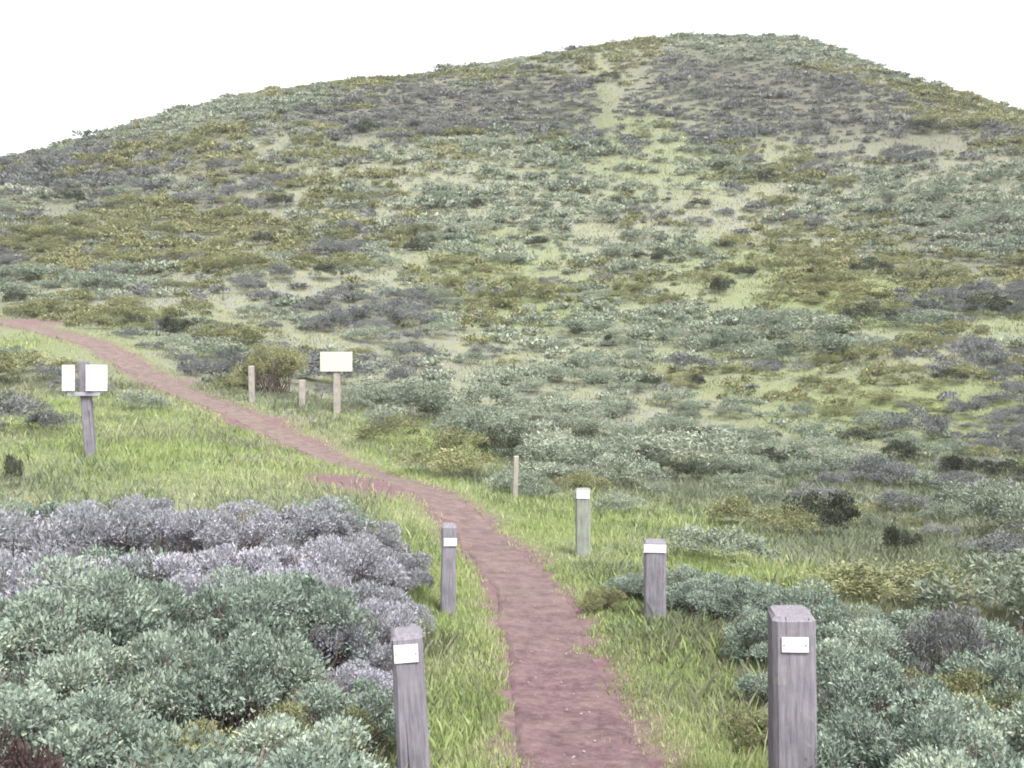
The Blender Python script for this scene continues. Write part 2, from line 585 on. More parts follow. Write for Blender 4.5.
def leaves(base, direc, L, Wd, tone, r):
    """Diamond leaves (n,4 vertices): base point, direction, length, width."""
    n = len(base)
    rv = r.normal(size=(n, 3))
    side = np.cross(direc, rv)
    side /= np.linalg.norm(side, axis=1)[:, None] + 1e-9
    nrm = np.cross(side, direc)
    mid = base + direc * (L * 0.5)[:, None] + nrm * (L * 0.08)[:, None]
    V = np.stack([base, mid - side * (Wd * 0.5)[:, None], base + direc * L[:, None], mid + side * (Wd * 0.5)[:, None]], 1)
    return V.reshape(-1, 3), np.repeat(tone, 4)


def shrub_cloud(r, rad, h, n, leaf, upright, spread=0.5):
    """Leaf bases, directions and tone of a rounded shrub built of several uneven lobes."""
    nl = r.integers(16, 24)
    ang = r.uniform(0, 2 * math.pi, nl)
    rr = np.sqrt(r.uniform(0, 1, nl)) * rad * 0.80
    lc = np.c_[rr * np.cos(ang), rr * np.sin(ang), h * (0.34 + 0.34 * (1 - (rr / rad) ** 2)) * r.uniform(0.6, 1.25, nl)]
    lr = r.uniform(0.15, 0.36, nl) * rad
    pick = r.integers(0, nl, n)
    d = r.normal(size=(n, 3))
    d[:, 2] = np.abs(d[:, 2]) * 1.1 - 0.35
    d /= np.linalg.norm(d, axis=1)[:, None]
    # tufts: leaves gather on twig ends, leaving gaps between
    nt_ = nl * 16
    td_ = r.normal(size=(nt_, 3))
    td_[:, 2] = np.abs(td_[:, 2]) * 1.1 - 0.3
    td_ /= np.linalg.norm(td_, axis=1)[:, None]
    tw = r.integers(0, 16, n) + pick * 16
    dd = td_[tw] + spread * d
    dd /= np.linalg.norm(dd, axis=1)[:, None]
    sh = np.where(r.uniform(size=n) < 0.72, r.uniform(0.82, 1.08, n), r.uniform(0.3, 0.85, n))
    base = lc[pick] + dd * (lr[pick] * sh)[:, None] * np.array([1, 1, h / rad * 0.9 if h < rad else 0.9])
    base[:, 2] = np.abs(base[:, 2])
    dirn = dd * (1 - upright) + np.array([0, 0, upright]) + r.normal(size=(n, 3)) * 0.45
    dirn /= np.linalg.norm(dirn, axis=1)[:, None]
    L = leaf * np.exp(r.normal(0, 0.35, n)).clip(0.4, 2.0)
    tone = np.clip(0.5 + 0.14 * r.normal(size=n) + 0.14 * r.normal(size=nl)[pick] + 0.11 * r.normal(size=nt_)[tw], 0, 1)
    return base, dirn, L, tone


KINDS = {   # leaf length scale, width ratio, uprightness
    'sage': (1.0, 0.42, 0.35), 'coyote': (0.85, 0.5, 0.25), 'lupine': (1.0, 0.34, 0.45), 'dark': (0.9, 0.5, 0.3)}


def shrub_mesh(name, kind, r, rad, h, n, leaf, shift=0.0):
    ls, wr, up = KINDS[kind]
    b_, d_, L, tone = shrub_cloud(r, rad, h, n, leaf * ls, up)
    V, t_ = leaves(b_, d_, L, L * wr * r.uniform(0.8, 1.2, n), np.clip(tone + shift, 0, 1), r)
    me = np_mesh(name, V, np.arange(len(V)).reshape(-1, 4), {'tone': t_})
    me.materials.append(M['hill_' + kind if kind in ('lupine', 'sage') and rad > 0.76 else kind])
    return me


def stem_mesh(name, r, rad, h, n=26):
    V, Q = [], []
    for i in range(n):
        a = r.uniform(0, 2 * math.pi)
        q = math.sqrt(r.uniform(0.02, 1)) * rad * 0.8
        p0 = np.array([r.normal() * 0.06, r.normal() * 0.06, -0.05])
        p3 = np.array([q * math.cos(a), q * math.sin(a), h * r.uniform(0.55, 0.95)])
        p1 = p0 * 0.6 + p3 * 0.4 + np.array([r.normal() * 0.06, r.normal() * 0.06, -0.10 * h])
        p2 = p0 * 0.3 + p3 * 0.7 + np.array([r.normal() * 0.05, r.normal() * 0.05, -0.03])
        for k, p in enumerate((p0, p1, p2, p3)):
            w_ = (0.016, 0.011, 0.007, 0.003)[k]
            for j in range(4):
                V.append(p + np.array([w_ * math.cos(j * math.pi / 2), w_ * math.sin(j * math.pi / 2), 0]))
        o = i * 16
        for k in range(3):
            for j in range(4):
                Q.append((o + k * 4 + j, o + k * 4 + (j + 1) % 4, o + k * 4 + 4 + (j + 1) % 4, o + k * 4 + 4 + j))
    me = np_mesh(name, np.array(V), np.array(Q), None, True)
    me.materials.append(M['stem'])
    return me


def blossom_mesh(name, r, rad, h, n):
    """Flower spikes standing out of a lupine: many small petals along each spike."""
    b_, d_, L, tone = shrub_cloud(r, rad * 0.95, h, n, 0.1, 0.75)
    B, D, T = [], [], []
    for i in range(n):
        hh = r.uniform(0.07, 0.15)
        for k in range(16):
            f = k / 16
            a = r.uniform(0, 6.283)
            B.append(b_[i] + d_[i] * (hh * f))
            D.append(d_[i] * 0.45 + np.array([math.cos(a), math.sin(a), 0.1]))
            T.append(tone[i] + r.normal() * 0.15)
    B, D = np.array(B), np.array(D)
    D /= np.linalg.norm(D, axis=1)[:, None]
    n_ = len(B)
    V, t_ = leaves(B, D, np.full(n_, 0.022) * r.uniform(0.7, 1.2, n_), np.full(n_, 0.016), np.clip(np.array(T), 0, 1), r)
    me = np_mesh(name, V, np.arange(len(V)).reshape(-1, 4), {'tone': t_})
    me.materials.append(M['blossom'])
    return me


r0 = np.random.default_rng(5)
NEAR = {k: [] for k in KINDS}       # near meshes: foliage, stems, blossom; unit radius 0.75, height 0.85
for k in ('sage', 'coyote', 'lupine'):
    for v in range(4):
        fo = shrub_mesh('foliage', k, r0, 0.75, 0.85, 19000, 0.029, (-0.06, 0.0, 0.08, 0.02)[v])
        st = stem_mesh('stems', r0, 0.72, 0.82, 50)
        bl = blossom_mesh('blossom', r0, 0.75, 0.85, 22) if k == 'lupine' else None
        NEAR[k].append((fo, st, bl))
NEAR['dull'] = []
for v in range(4):
    me = shrub_mesh('foliage', 'lupine', r0, 0.75, 0.85, 15000, 0.03) if v == 0 else NEAR['dull'][0][0]
    if v == 0:
        me.materials.clear()
        me.materials.append(M['hill_lupine'])
    NEAR['dull'].append((me, NEAR['lupine'][0][1], None))
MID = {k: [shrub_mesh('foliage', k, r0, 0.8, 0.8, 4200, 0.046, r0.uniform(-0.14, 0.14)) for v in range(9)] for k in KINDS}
NAMES = {'sage': 'sage_shrub', 'coyote': 'coyote_bush', 'lupine': 'lupine_bush', 'dark': 'shade_dark_shrub', 'dull': 'lupine_bush'}


def near_shrub(kind, x, y, sc, hs_, label, group, var=None):
    v = random.randrange(4) if var is None else var
    fo, st, bl = NEAR[kind][v]
    t = empty(NAMES[kind], (x, y, gz(x, y) - 0.03), random.uniform(0, 6.28))
    t.scale = (sc, sc, sc * hs_)
    tag(t, label, 'shrub', group)
    link_mesh('foliage', fo, None, t)
    s = link_mesh('stem', st, None, t)
    if bl:
        b = link_mesh('blossom', bl, None, t)
        b['kind'] = 'stuff'
    return t


# foreground thicket on the left: (kind, column, metres ahead, scale, flattening)
taken = []


def fg(kind, c, d, sc, hf, label, group):
    x = (c - 512) / F * d
    near_shrub(kind, x, d, sc, hf, label, group)
    taken.append((x, d, 0.75 * sc))


GL, GRT = 'scrub thicket left of the trail', 'scrub thicket right of the trail'
LX = 'sage grey-green shrub in the low thicket left of the red trail'
left = [
    # front rank
    ('sage', 215, 4.6, 1.05, 0.9), ('lupine', 262, 4.5, 0.8, 0.75), ('sage', 350, 4.9, 0.62, 0.9), ('coyote', -120, 4.6, 1.0, 0.9),
    ('coyote', 110, 4.9, 0.8, 0.75), ('sage', 300, 5.3, 0.85, 0.95),
    # second rank
    ('sage', 70, 5.9, 0.95, 0.95), ('coyote', 185, 6.1, 0.62, 0.95), ('lupine', 250, 5.7, 0.6, 0.85), ('coyote', 300, 6.4, 0.62, 1.0), ('sage', 345, 6.6, 0.7, 1.05), ('sage', -60, 6.0, 1.1, 0.95),
    ('sage', 120, 7.0, 0.85, 1.15), ('sage', 232, 7.2, 0.9, 1.15), ('sage', 10, 7.2, 1.1, 1.0),
    # third
    ('sage', 90, 7.9, 1.15, 1.15), ('sage', 185, 8.3, 0.9, 1.2), ('sage', 290, 8.3, 1.05, 1.1), ('lupine', 345, 8.5, 0.85, 1.05), ('lupine', -30, 8.4, 1.2, 1.1), ('lupine', 375, 9.6, 0.75, 1.0),
    ('lupine', 372, 7.6, 0.62, 1.0), ('lupine', 385, 8.6, 0.6, 1.0), ('lupine', 330, 9.4, 0.9, 1.0), ('sage', 250, 9.2, 0.9, 1.1),
    # back
    ('lupine', 30, 9.6, 1.2, 1.1), ('sage', 110, 9.9, 1.15, 1.15), ('lupine', 200, 10.0, 1.15, 1.05), ('lupine', 280, 10.2, 1.15, 1.05), ('lupine', 335, 10.9, 1.0, 1.1), ('lupine', 385, 11.6, 0.8, 0.95),
    ('lupine', 0, 11.6, 1.3, 1.05), ('lupine', 90, 11.8, 1.3, 1.05), ('lupine', 165, 12.2, 1.2, 1.0), ('lupine', 230, 12.0, 1.2, 1.0), ('lupine', 295, 12.6, 1.2, 1.0), ('lupine', 350, 13.2, 1.0, 0.95),
    ('lupine', -90, 11.0, 1.3, 1.05), ('sage', 40, 13.4, 1.1, 0.95), ('lupine', 130, 13.8, 1.1, 0.9), ('lupine', 240, 13.9, 1.0, 0.9), ('sage', 330, 14.6, 0.9, 0.85), ('sage', -160, 8.0, 1.2, 1.0), ('sage', -190, 12.6, 1.3, 1.0),
]
KL = {'sage': 'grey-green sage shrub packed into the thicket left of the red trail',
      'coyote': 'dark olive bush set among the sage left of the red trail',
      'lupine': 'lavender-grey flowering bush in the thicket left of the red trail'}
KG = {'sage': 'sage shrubs left of the trail', 'coyote': 'olive bushes left of the trail', 'lupine': 'lavender bushes left of the trail'}
for k, c, d, sc, hf in left: fg(k, c, d, sc, hf, KL[k], KG[k])
M['dead'] = leaf_mat('dead brown leaf', [(0.0, (0.030, 0.020, 0.018)), (0.6, (0.065, 0.042, 0.040)), (1.0, (0.12, 0.085, 0.075))])
x, y = (20 - 512) / F * 4.6, 4.6
t = empty('dead_bush', (x, y, gz(x, y) - 0.03))
tag(t, 'bare brown twiggy bush in the sage thicket at the bottom left corner', 'shrub')
t.scale = (0.62, 0.62, 1.0)
link_mesh('twig', stem_mesh('twig', r0, 0.55, 0.78, 70), None, t)
dm = shrub_mesh('foliage', 'coyote', r0, 0.55, 0.95, 8000, 0.034)
dm.materials.clear()
link_mesh('foliage', dm, M['dead'], t)
right = [
    ('sage', 860, 4.8, 0.8, 0.9), ('sage', 960, 4.7, 0.95, 0.95), ('sage', 1060, 5.0, 1.0, 0.95),
    ('sage', 850, 6.1, 0.7, 1.0), ('sage', 925, 6.0, 0.9, 1.0), ('coyote', 905, 6.9, 0.6, 0.85), ('sage', 1010, 6.3, 1.0, 0.95),
    ('sage', 870, 7.4, 0.9, 1.0), ('coyote', 950, 7.6, 0.85, 0.95), ('sage', 1030, 7.8, 1.0, 1.0), ('sage', 1090, 7.3, 1.1, 1.0),
    ('sage', 850, 8.9, 0.9, 0.95), ('dull', 942, 9.0, 0.72, 1.5), ('sage', 1010, 9.2, 1.0, 0.95), ('sage', 1080, 9.4, 1.1, 0.95), ('sage', 890, 10.2, 0.8, 0.9),
    ('sage', 712, 11.2, 0.7, 0.8), ('sage', 776, 9.6, 0.75, 0.9), ('sage', 685, 11.8, 0.7, 0.9), ('sage', 745, 11.2, 0.8, 0.85), ('coyote', 762, 7.4, 0.42, 0.8), ('sage', 790, 8.2, 0.6, 0.9),
    ('sage', 800, 10.4, 0.85, 0.9), ('sage', 640, 12.2, 0.55, 0.75), ('coyote', 606, 11.5, 0.42, 0.8),
    ('coyote', 740, 5.9, 0.42, 0.8),
]
KL = {'sage': 'grey-green sage shrub packed into the thicket right of the red trail',
      'coyote': 'dark olive bush set among the sage right of the red trail',
      'lupine': 'pale lavender-grey bush in the thicket right of the red trail'}
KG = {'sage': 'sage shrubs right of the trail', 'coyote': 'olive bushes right of the trail', 'lupine': 'lavender bushes right of the trail'}
KL['dull'], KG['dull'] = 'dull purple-grey bush standing above the sage behind the thick right-hand post', None
for k, c, d, sc, hf in right: fg(k, c, d, sc, hf, KL[k], KG[k])

# hill scrub: kinds grow in patches
patches = []     # (x, y, rx, ry, kind, weight)
for c, r, rx, ry, k, wt in [
    (460, 108, 15, 9, 'lupine', 1.0), (555, 118, 7, 13, 'lupine', 1.0), (390, 112, 10, 8, 'lupine', 0.9), (740, 90, 11, 12, 'lupine', 1.2), (690, 95, 6, 9, 'lupine', 1.0), (800, 105, 10, 9, 'lupine', 1.0),
    (865, 110, 12, 9, 'lupine', 0.9), (735, 48, 9, 9, 'sage', 1.7), (230, 110, 12, 10, 'sage', 1.4), (60, 160, 14, 9, 'lupine', 0.7), (300, 90, 14, 8, 'coyote', 0.9), (150, 150, 12, 8, 'coyote', 0.8), (950, 110, 10, 8, 'coyote', 0.7), (640, 60, 7, 9, 'coyote', 0.9), (380, 240, 10, 8, 'lupine', 0.9),
    (300, 300, 8, 5, 'lupine', 0.9), (440, 230, 10, 10, 'sage', 0.9), (560, 200, 10, 10, 'sage', 0.9), (600, 320, 8, 5, 'sage', 1.1), (700, 340, 8, 5, 'sage', 1.0), (620, 420, 7, 4, 'sage', 1.1), (780, 430, 8, 4, 'sage', 1.0), (560, 370, 6, 4, 'sage', 0.8), (920, 440, 6, 3, 'lupine', 1.1), (700, 470, 4, 2.5, 'sage', 0.9), (980, 490, 5, 3, 'lupine', 0.9),
    (690, 390, 6, 3, 'lupine', 1.0), (560, 460, 6, 3, 'lupine', 0.9), (640, 440, 6, 3, 'sage', 0.9), (760, 450, 6, 3, 'sage', 0.9), (480, 440, 3, 3, 'sage', 1.2),
    (900, 480, 4, 3, 'lupine', 1.2), (880, 350, 8, 6, 'lupine', 0.9), (990, 230, 12, 12, 'sage', 1.4), (1000, 300, 8, 8, 'lupine', 1.0), (860, 270, 12, 8, 'coyote', 1.2),
    (900, 400, 8, 4, 'coyote', 1.2), (490, 255, 6, 6, 'coyote', 1.0), (270, 360, 3, 3, 'coyote', 1.3), (130, 250, 15, 10, 'coyote', 0.8), (20, 220, 15, 14, 'lupine', 0.7),
    (240, 230, 15, 12, 'coyote', 0.6), (820, 540, 2.4, 1.4, 'coyote', 1.2), (100, 320, 6, 6, 'coyote', 0.9), (1000, 420, 6, 4, 'lupine', 0.8)]:
    x, y = hit(c, r)
    patches.append((x, y, rx, ry, k, wt))
bare = []        # straw meadows with few shrubs: (x, y, rx, ry, weight)
for c, r, rx, ry, wt in [(640, 160, 9, 12, 0.6), (730, 240, 18, 8, 0.6), (560, 290, 6, 7, 0.55), (470, 180, 12, 10, 0.5), (760, 275, 10, 8, 0.6), (900, 160, 18, 8, 0.7),
                         (960, 260, 4, 12, 0.7), (460, 360, 6, 4, 0.7), (380, 370, 5, 4, 0.5), (800, 395, 6, 4, 0.6), (850, 590, 5, 4, 0.9), (950, 560, 6, 6, 0.75), (640, 510, 4, 4, 0.85),
                         (430, 460, 3, 4, 0.95), (200, 450, 6, 4, 0.95), (60, 420, 6, 7, 0.85), (30, 350, 5, 5, 0.8), (320, 180, 18, 10, 0.5), (220, 250, 8, 8, 0.4), (540, 520, 2.5, 4, 1.0),
                         (740, 580, 2.5, 3, 0.95), (603, 66, 1.7, 8, 1.05), (604, 85, 1.7, 8, 1.05), (604, 105, 1.7, 8, 1.05), (605, 125, 1.8, 8, 1.05), (606, 150, 2.6, 8, 0.92), (612, 180, 4, 8, 0.8), (640, 80, 6, 12, 0.55), (660, 130, 12, 9, 0.5), (625, 505, 3.5, 4, 0.95), (870, 562, 3, 3, 1.2), (480, 402, 4, 2.5, 0.85), (610, 402, 7, 1.6, 0.85), (720, 428, 8, 1.4, 0.85), (570, 455, 5, 1.6, 0.9), (900, 430, 7, 1.4, 0.7), (440, 445, 2.5, 3, 1.1), (605, 552, 1.3, 1.6, 1.3), (660, 552, 1.3, 1.6, 1.3), (760, 515, 3.5, 3, 0.8), (900, 520, 4, 3, 0.6), (690, 555, 3, 3, 0.95), (1000, 560, 4, 3, 0.7), (860, 150, 16, 7, 0.8), (800, 165, 12, 6, 0.7), (420, 170, 14, 8, 0.7), (590, 220, 12, 9, 0.4), (680, 230, 8, 7, 0.5), (840, 190, 14, 8, 0.5), (700, 540, 4, 3, 0.9)]:
    x, y = hit(c, r)
    bare.append((x, y, rx, ry, wt))

# shrubs with streak shade painted into their leaves, on the slopes: (column, row, half width in pixels, height)
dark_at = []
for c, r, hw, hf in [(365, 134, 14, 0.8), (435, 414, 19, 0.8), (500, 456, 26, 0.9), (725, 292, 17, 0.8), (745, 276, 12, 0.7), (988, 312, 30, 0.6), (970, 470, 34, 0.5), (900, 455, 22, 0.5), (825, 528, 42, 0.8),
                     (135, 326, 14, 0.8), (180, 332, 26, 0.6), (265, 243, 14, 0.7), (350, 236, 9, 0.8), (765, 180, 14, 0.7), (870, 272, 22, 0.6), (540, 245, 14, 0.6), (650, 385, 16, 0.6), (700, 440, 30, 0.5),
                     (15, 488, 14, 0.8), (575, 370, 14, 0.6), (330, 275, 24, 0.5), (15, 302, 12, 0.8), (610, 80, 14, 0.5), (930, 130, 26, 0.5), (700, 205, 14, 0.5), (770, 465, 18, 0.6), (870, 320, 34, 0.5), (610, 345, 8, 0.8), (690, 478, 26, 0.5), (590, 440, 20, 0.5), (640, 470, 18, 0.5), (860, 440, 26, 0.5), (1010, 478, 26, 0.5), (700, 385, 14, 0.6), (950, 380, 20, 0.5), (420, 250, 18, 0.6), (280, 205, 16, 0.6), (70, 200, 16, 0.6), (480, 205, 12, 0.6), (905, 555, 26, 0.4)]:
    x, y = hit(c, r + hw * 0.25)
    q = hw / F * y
    o = bpy.data.objects.new('shade_dark_shrub', random.choice(MID['dark']))
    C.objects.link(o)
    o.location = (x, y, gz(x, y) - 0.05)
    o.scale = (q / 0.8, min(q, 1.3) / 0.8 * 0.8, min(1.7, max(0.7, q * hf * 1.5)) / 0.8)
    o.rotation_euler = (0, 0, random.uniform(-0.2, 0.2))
    tag(o, 'low shrub, leaves coloured dark as shade, a short dark streak on the hillside', 'shrub', 'dark shrubs on the slope')
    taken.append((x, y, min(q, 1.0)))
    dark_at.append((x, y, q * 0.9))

n_try = 52000
yy = np.sqrt(rng.uniform(5.0 ** 2, 150.0 ** 2, n_try))
uu = rng.uniform(-0.80, 0.80, n_try)
xx = uu * yy
nr = rng.uniform(size=n_try) < 0.02             # the near ground beyond both sides of the frame
yy = np.where(nr, rng.uniform(4, 14, n_try), yy)
xx = np.where(nr, np.where(rng.uniform(size=n_try) < 0.5, rng.uniform(5.2, 13, n_try), rng.uniform(-16, -9, n_try)), xx)
dens = 0.52 + 2.3 * (fbm(xx / 8, yy / 4.5, 51, 3) - 0.5)
b_sum = np.zeros(n_try)
for a, b_, rx, ry, wt in bare: b_sum = np.maximum(b_sum, wt * blob(xx, yy, a, b_, rx, ry))
p_sum = np.zeros(n_try)
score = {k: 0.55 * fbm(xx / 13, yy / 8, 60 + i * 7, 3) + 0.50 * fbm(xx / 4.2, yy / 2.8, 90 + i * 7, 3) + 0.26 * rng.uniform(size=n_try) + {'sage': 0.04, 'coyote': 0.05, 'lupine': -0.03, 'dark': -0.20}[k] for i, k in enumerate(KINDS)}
for a, b_, rx, ry, k, wt in patches:
    g = wt * blob(xx, yy, a, b_, rx, ry)
    score[k] = score[k] + 0.30 * g
    p_sum = np.maximum(p_sum, g)
ok = rng.uniform(size=n_try) < np.clip((dens + 0.5 * p_sum + dense_at(xx, yy)) * (1 - np.clip(b_sum, 0, 1)) + 0.02, 0, 1)
td = trail_dist(xx, yy)
ok &= (td > 1.5) & (~nr | (np.abs(xx / yy) > 0.57))
for k_ in (0.04, 0.08, 0.12, 0.16):          # nothing tall between the viewer's side and the trail
    ok &= (trail_dist(xx * (1 + k_), yy * (1 + k_)) > 0.9) | (yy > 60)
kinds = np.array(list(KINDS))[np.argmax(np.stack([score[k] for k in KINDS]), 0)]
rad = np.exp(rng.normal(math.log(0.55), 0.5, n_try) + 0.9 * (fbm(xx / 6, yy / 4, 33, 2) - 0.5)).clip(0.2, 1.9)
rad *= np.where(yy > 100, 0.85, 1)
keep = []
grid = {}
for (x, y, r) in taken: grid.setdefault((int(x // 2), int(y // 2)), []).append((x, y, r))
SIGNS = [(1.1, 14.2, 1.7), (1.6, 11.0, 1.5), (-8.0, 19.0, 2.6), (-4.6, 17.5, 3.4), (-5.2, 30.0, 1.3), (-7.0, 25.0, 3.5), (-7.3, 34.0, 1.6)]
for i in np.where(ok)[0]:
    x, y, r = xx[i], yy[i], rad[i]
    if any(abs(x - a) < q and -5 < y - b_ < 2 for a, b_, q in SIGNS): continue
    if any(abs(x - a) < q and -4.2 < y - b_ < 0.6 for a, b_, q in dark_at): continue
    if y < 15 and x < -1.0 and x > -11: continue
    if y < 13 and 0.5 < x < 5.2: continue
    c0, c1 = int(x // 2), int(y // 2)
    bad = False
    for da in (-1, 0, 1):
        for db in (-1, 0, 1):
            for (a, b_, q) in grid.get((c0 + da, c1 + db), ()):
                if (a - x) ** 2 + (b_ - y) ** 2 < (0.45 * (q + r)) ** 2:
                    bad = True
                    break
    if bad: continue
    grid.setdefault((c0, c1), []).append((x, y, r))
    keep.append(i)
keep = np.array(keep)
kx, ky, kr, kk, ktd = xx[keep], yy[keep], rad[keep], kinds[keep], td[keep]
kz = height(kx, ky) - 0.04
kt = 0.55 * (fbm(kx / 5, ky / 3, 37, 2) - 0.5)
ke = rng.uniform(1.0, 1.7, len(kr))
kh = np.clip(kr * rng.uniform(0.55, 1.1, len(kr)), 0.18, 1.3) * np.where(ky > 104, 0.45, 1)
in_view = np.abs(kx / ky) < 0.53 + 0.12 * smooth(50, 25, ky)
order = np.argsort(-(kr / ky) * in_view)
count = {k: 0 for k in KINDS}
individual = np.zeros(len(keep), bool)
for i in order:
    if in_view[i] and count[kk[i]] < 240:
        individual[i] = True
        count[kk[i]] += 1
individual |= (ky < 30) & (np.abs(kx / ky) < 1.3)
print(count, 'shrubs', len(keep), 'single', individual.sum())
HL = {'sage': 'low grey-green sage shrub on the open slope beyond the trail posts',
      'coyote': 'low olive-green bush on the open slope beyond the trail posts',
      'lupine': 'low lavender-grey bush on the open slope beyond the trail posts',
      'dark': 'low shrub, leaves coloured dark as shade, a short dark streak on the hillside'}
HG = {'sage': 'sage shrubs on the slope', 'coyote': 'olive bushes on the slope', 'lupine': 'lavender bushes on the slope', 'dark': 'dark shrubs on the slope'}
for i in np.where(individual)[0]:
    k = str(kk[i])
    me = random.choice(MID[k])
    o = bpy.data.objects.new(NAMES[k], me)
    C.objects.link(o)
    o.location = (kx[i], ky[i], kz[i])
    o.rotation_euler = (0, 0, random.uniform(-0.5, 0.5) + random.choice((0, math.pi)))
    s = kr[i] / 0.8
    o.scale = (s * min(ke[i], 1.3), s * random.uniform(0.8, 1.1), kh[i] / 0.8)
    tag(o, HL[k], 'shrub', HG[k])

# the rest of the scrub, far up the hill and past the frame, as one mass
far = np.where(~individual)[0]
LOW = {k: [shrub_cloud(r0, 0.8, 0.8, 340, 0.17, KINDS[k][2], 0.6) for v in range(8)] for k in KINDS}
VV, TT, MI = [], [], []
for i in far:
    k = str(kk[i])
    b_, d_, L, tone = LOW[k][rng.integers(8)]
    a = rng.uniform(0, 6.283)
    ca, sa = math.cos(a), math.sin(a)
    s = kr[i] / 0.8
    n_ = 340 if kr[i] > 0.5 else 180
    sel = slice(0, n_)
    rot = np.array([[ca, sa, 0], [-sa, ca, 0], [0, 0, 1]])
    B = (b_[sel] * np.array([s, s, kh[i] / 0.8])) @ rot + np.array([kx[i], ky[i], kz[i]])
    B[:, 0] = kx[i] + (B[:, 0] - kx[i]) * ke[i]
    D = d_[sel] @ rot
    V, t_ = leaves(B, D, L[sel] * max(0.55, s), L[sel] * max(0.55, s) * 0.55, np.clip(tone[sel] + rng.normal() * 0.10 + kt[i], 0, 1), rng)
    VV.append(V)
    TT.append(t_)
    MI.append(np.full(n_, list(KINDS).index(k)))
V = np.concatenate(VV)
me = np_mesh('scrub', V, np.arange(len(V)).reshape(-1, 4), {'tone': np.concatenate(TT)})
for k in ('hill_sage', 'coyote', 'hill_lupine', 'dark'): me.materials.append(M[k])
me.polygons.foreach_set('material_index', np.concatenate(MI).astype(np.int32))
scrub = link_mesh('scrub', me)
tag(scrub, 'mixed green, olive and lavender-grey scrub covering the upper hillside', 'scrub', kind='stuff')

# ------------------------------------------------------------------ grass: green along the trail, straw on the slopes


def blades(x, y, hgt, wid, tone, r, lean=0.35):
    z = height(x, y) - 0.01
    n = len(x)
    a = r.uniform(0, 6.283, n)
    side = np.c_[np.cos(a), np.sin(a), np.zeros(n)]
    b_ = r.uniform(0, 6.283, n)
    ln = np.c_[np.cos(b_), np.sin(b_), np.zeros(n)] * (hgt * lean * r.uniform(0.3, 1.6, n))[:, None]
    p = np.c_[x, y, z]
    up = np.c_[np.zeros(n), np.zeros(n), hgt]
    V = np.stack([p - side * (wid * 0.5)[:, None], p + side * (wid * 0.5)[:, None],
                  p + up * 0.6 + ln * 0.4 + side * (wid * 0.33)[:, None], p + up + ln], 1)
    return V.reshape(-1, 3), np.repeat(np.clip(tone, 0, 1), 4)


def tufted(n, d0, d1, power, u=0.72, spread=0.09, per=9):
    m = n // per
    f = rng.uniform(size=m)
    y = (d0 ** power + f * (d1 ** power - d0 ** power)) ** (1 / power)
    x = rng.uniform(-u, u, m) * y
    X = np.repeat(x, per) + rng.normal(size=m * per) * spread * (0.5 + np.repeat(y, per) / 25)
    Y = np.repeat(y, per) + rng.normal(size=m * per) * spread * (0.5 + np.repeat(y, per) / 25)
    return X, Y


gV, gT, sV, sT, sH = [], [], [], [], []
for n, d0, d1, pw in ((300000, 3.6, 14, 1.4), (240000, 13, 34, 1.5), (260000, 32, 138, 1.6)):
    x, y = tufted(n, d0, d1, pw)
    t_ = trail_dist(x, y)
    ok = (t_ > 0.27 + 0.40 * fbm(x * 1.6, y * 1.6, 71, 3)) & (rng.uniform(size=len(x)) > np.maximum(0.95 * soil_at(x, y), 0.85 * dense_at(x, y)))
    x, y, t_ = x[ok], y[ok], t_[ok]
    d = np.hypot(x, y)
    gr = np.maximum(1.15 * green_at(x, y), 1.1 * smooth(2.6, 0.8, t_) * smooth(34, 24, y)) * (0.25 + 1.35 * fbm(x / 1.2, y / 1.2, 73, 4))
    isg = rng.uniform(size=len(x)) < gr
    hg = (0.03 + 0.06 * rng.uniform(size=len(x)) + 0.15 * (fbm(x / 0.9, y / 0.9, 77, 3) - 0.28).clip(0, 1) + 0.13 * (rng.uniform(size=len(x)) > 0.985)) * (0.45 + 0.55 * smooth(0.4, 1.3, t_)) * (1 + d / 120)
    wd = 0.003 + 0.00065 * d * (1 + 0.3 * rng.normal(size=len(x))).clip(0.4, 2)
    tone = 0.12 + 0.8 * fbm(x / 1.3, y / 1.3, 79, 4) + 0.16 * rng.normal(size=len(x))
    V, T = blades(x[isg], y[isg], hg[isg], wd[isg], tone[isg], rng)
    gV.append(V); gT.append(T)
    V, T = blades(x[~isg], y[~isg], hg[~isg] * 1.15, wd[~isg] * 0.9, tone[~isg], rng, 0.5)
    sV.append(V); sT.append(T)
    sH.append(np.repeat(smooth(0.40, 0.62, fbm(x[~isg] / 7, y[~isg] / 4, 83, 4)), 4))
for nm, vs, ts, lb in (('grass', gV, gT, 'short green grass along the trail and in hollows of the slope'),
                       ('dry_grass', sV, sT, 'straw-coloured dry grass between the shrubs of the hillside')):
    V = np.concatenate(vs)
    at_ = {'tone': np.concatenate(ts)}
    if nm == 'dry_grass': at_['herb'] = np.concatenate(sH)
    me = np_mesh(nm, V, np.arange(len(V)).reshape(-1, 4), at_)
    o = link_mesh(nm, me, M['grass' if nm == 'grass' else 'straw'])
    tag(o, lb, 'grass', kind='stuff')

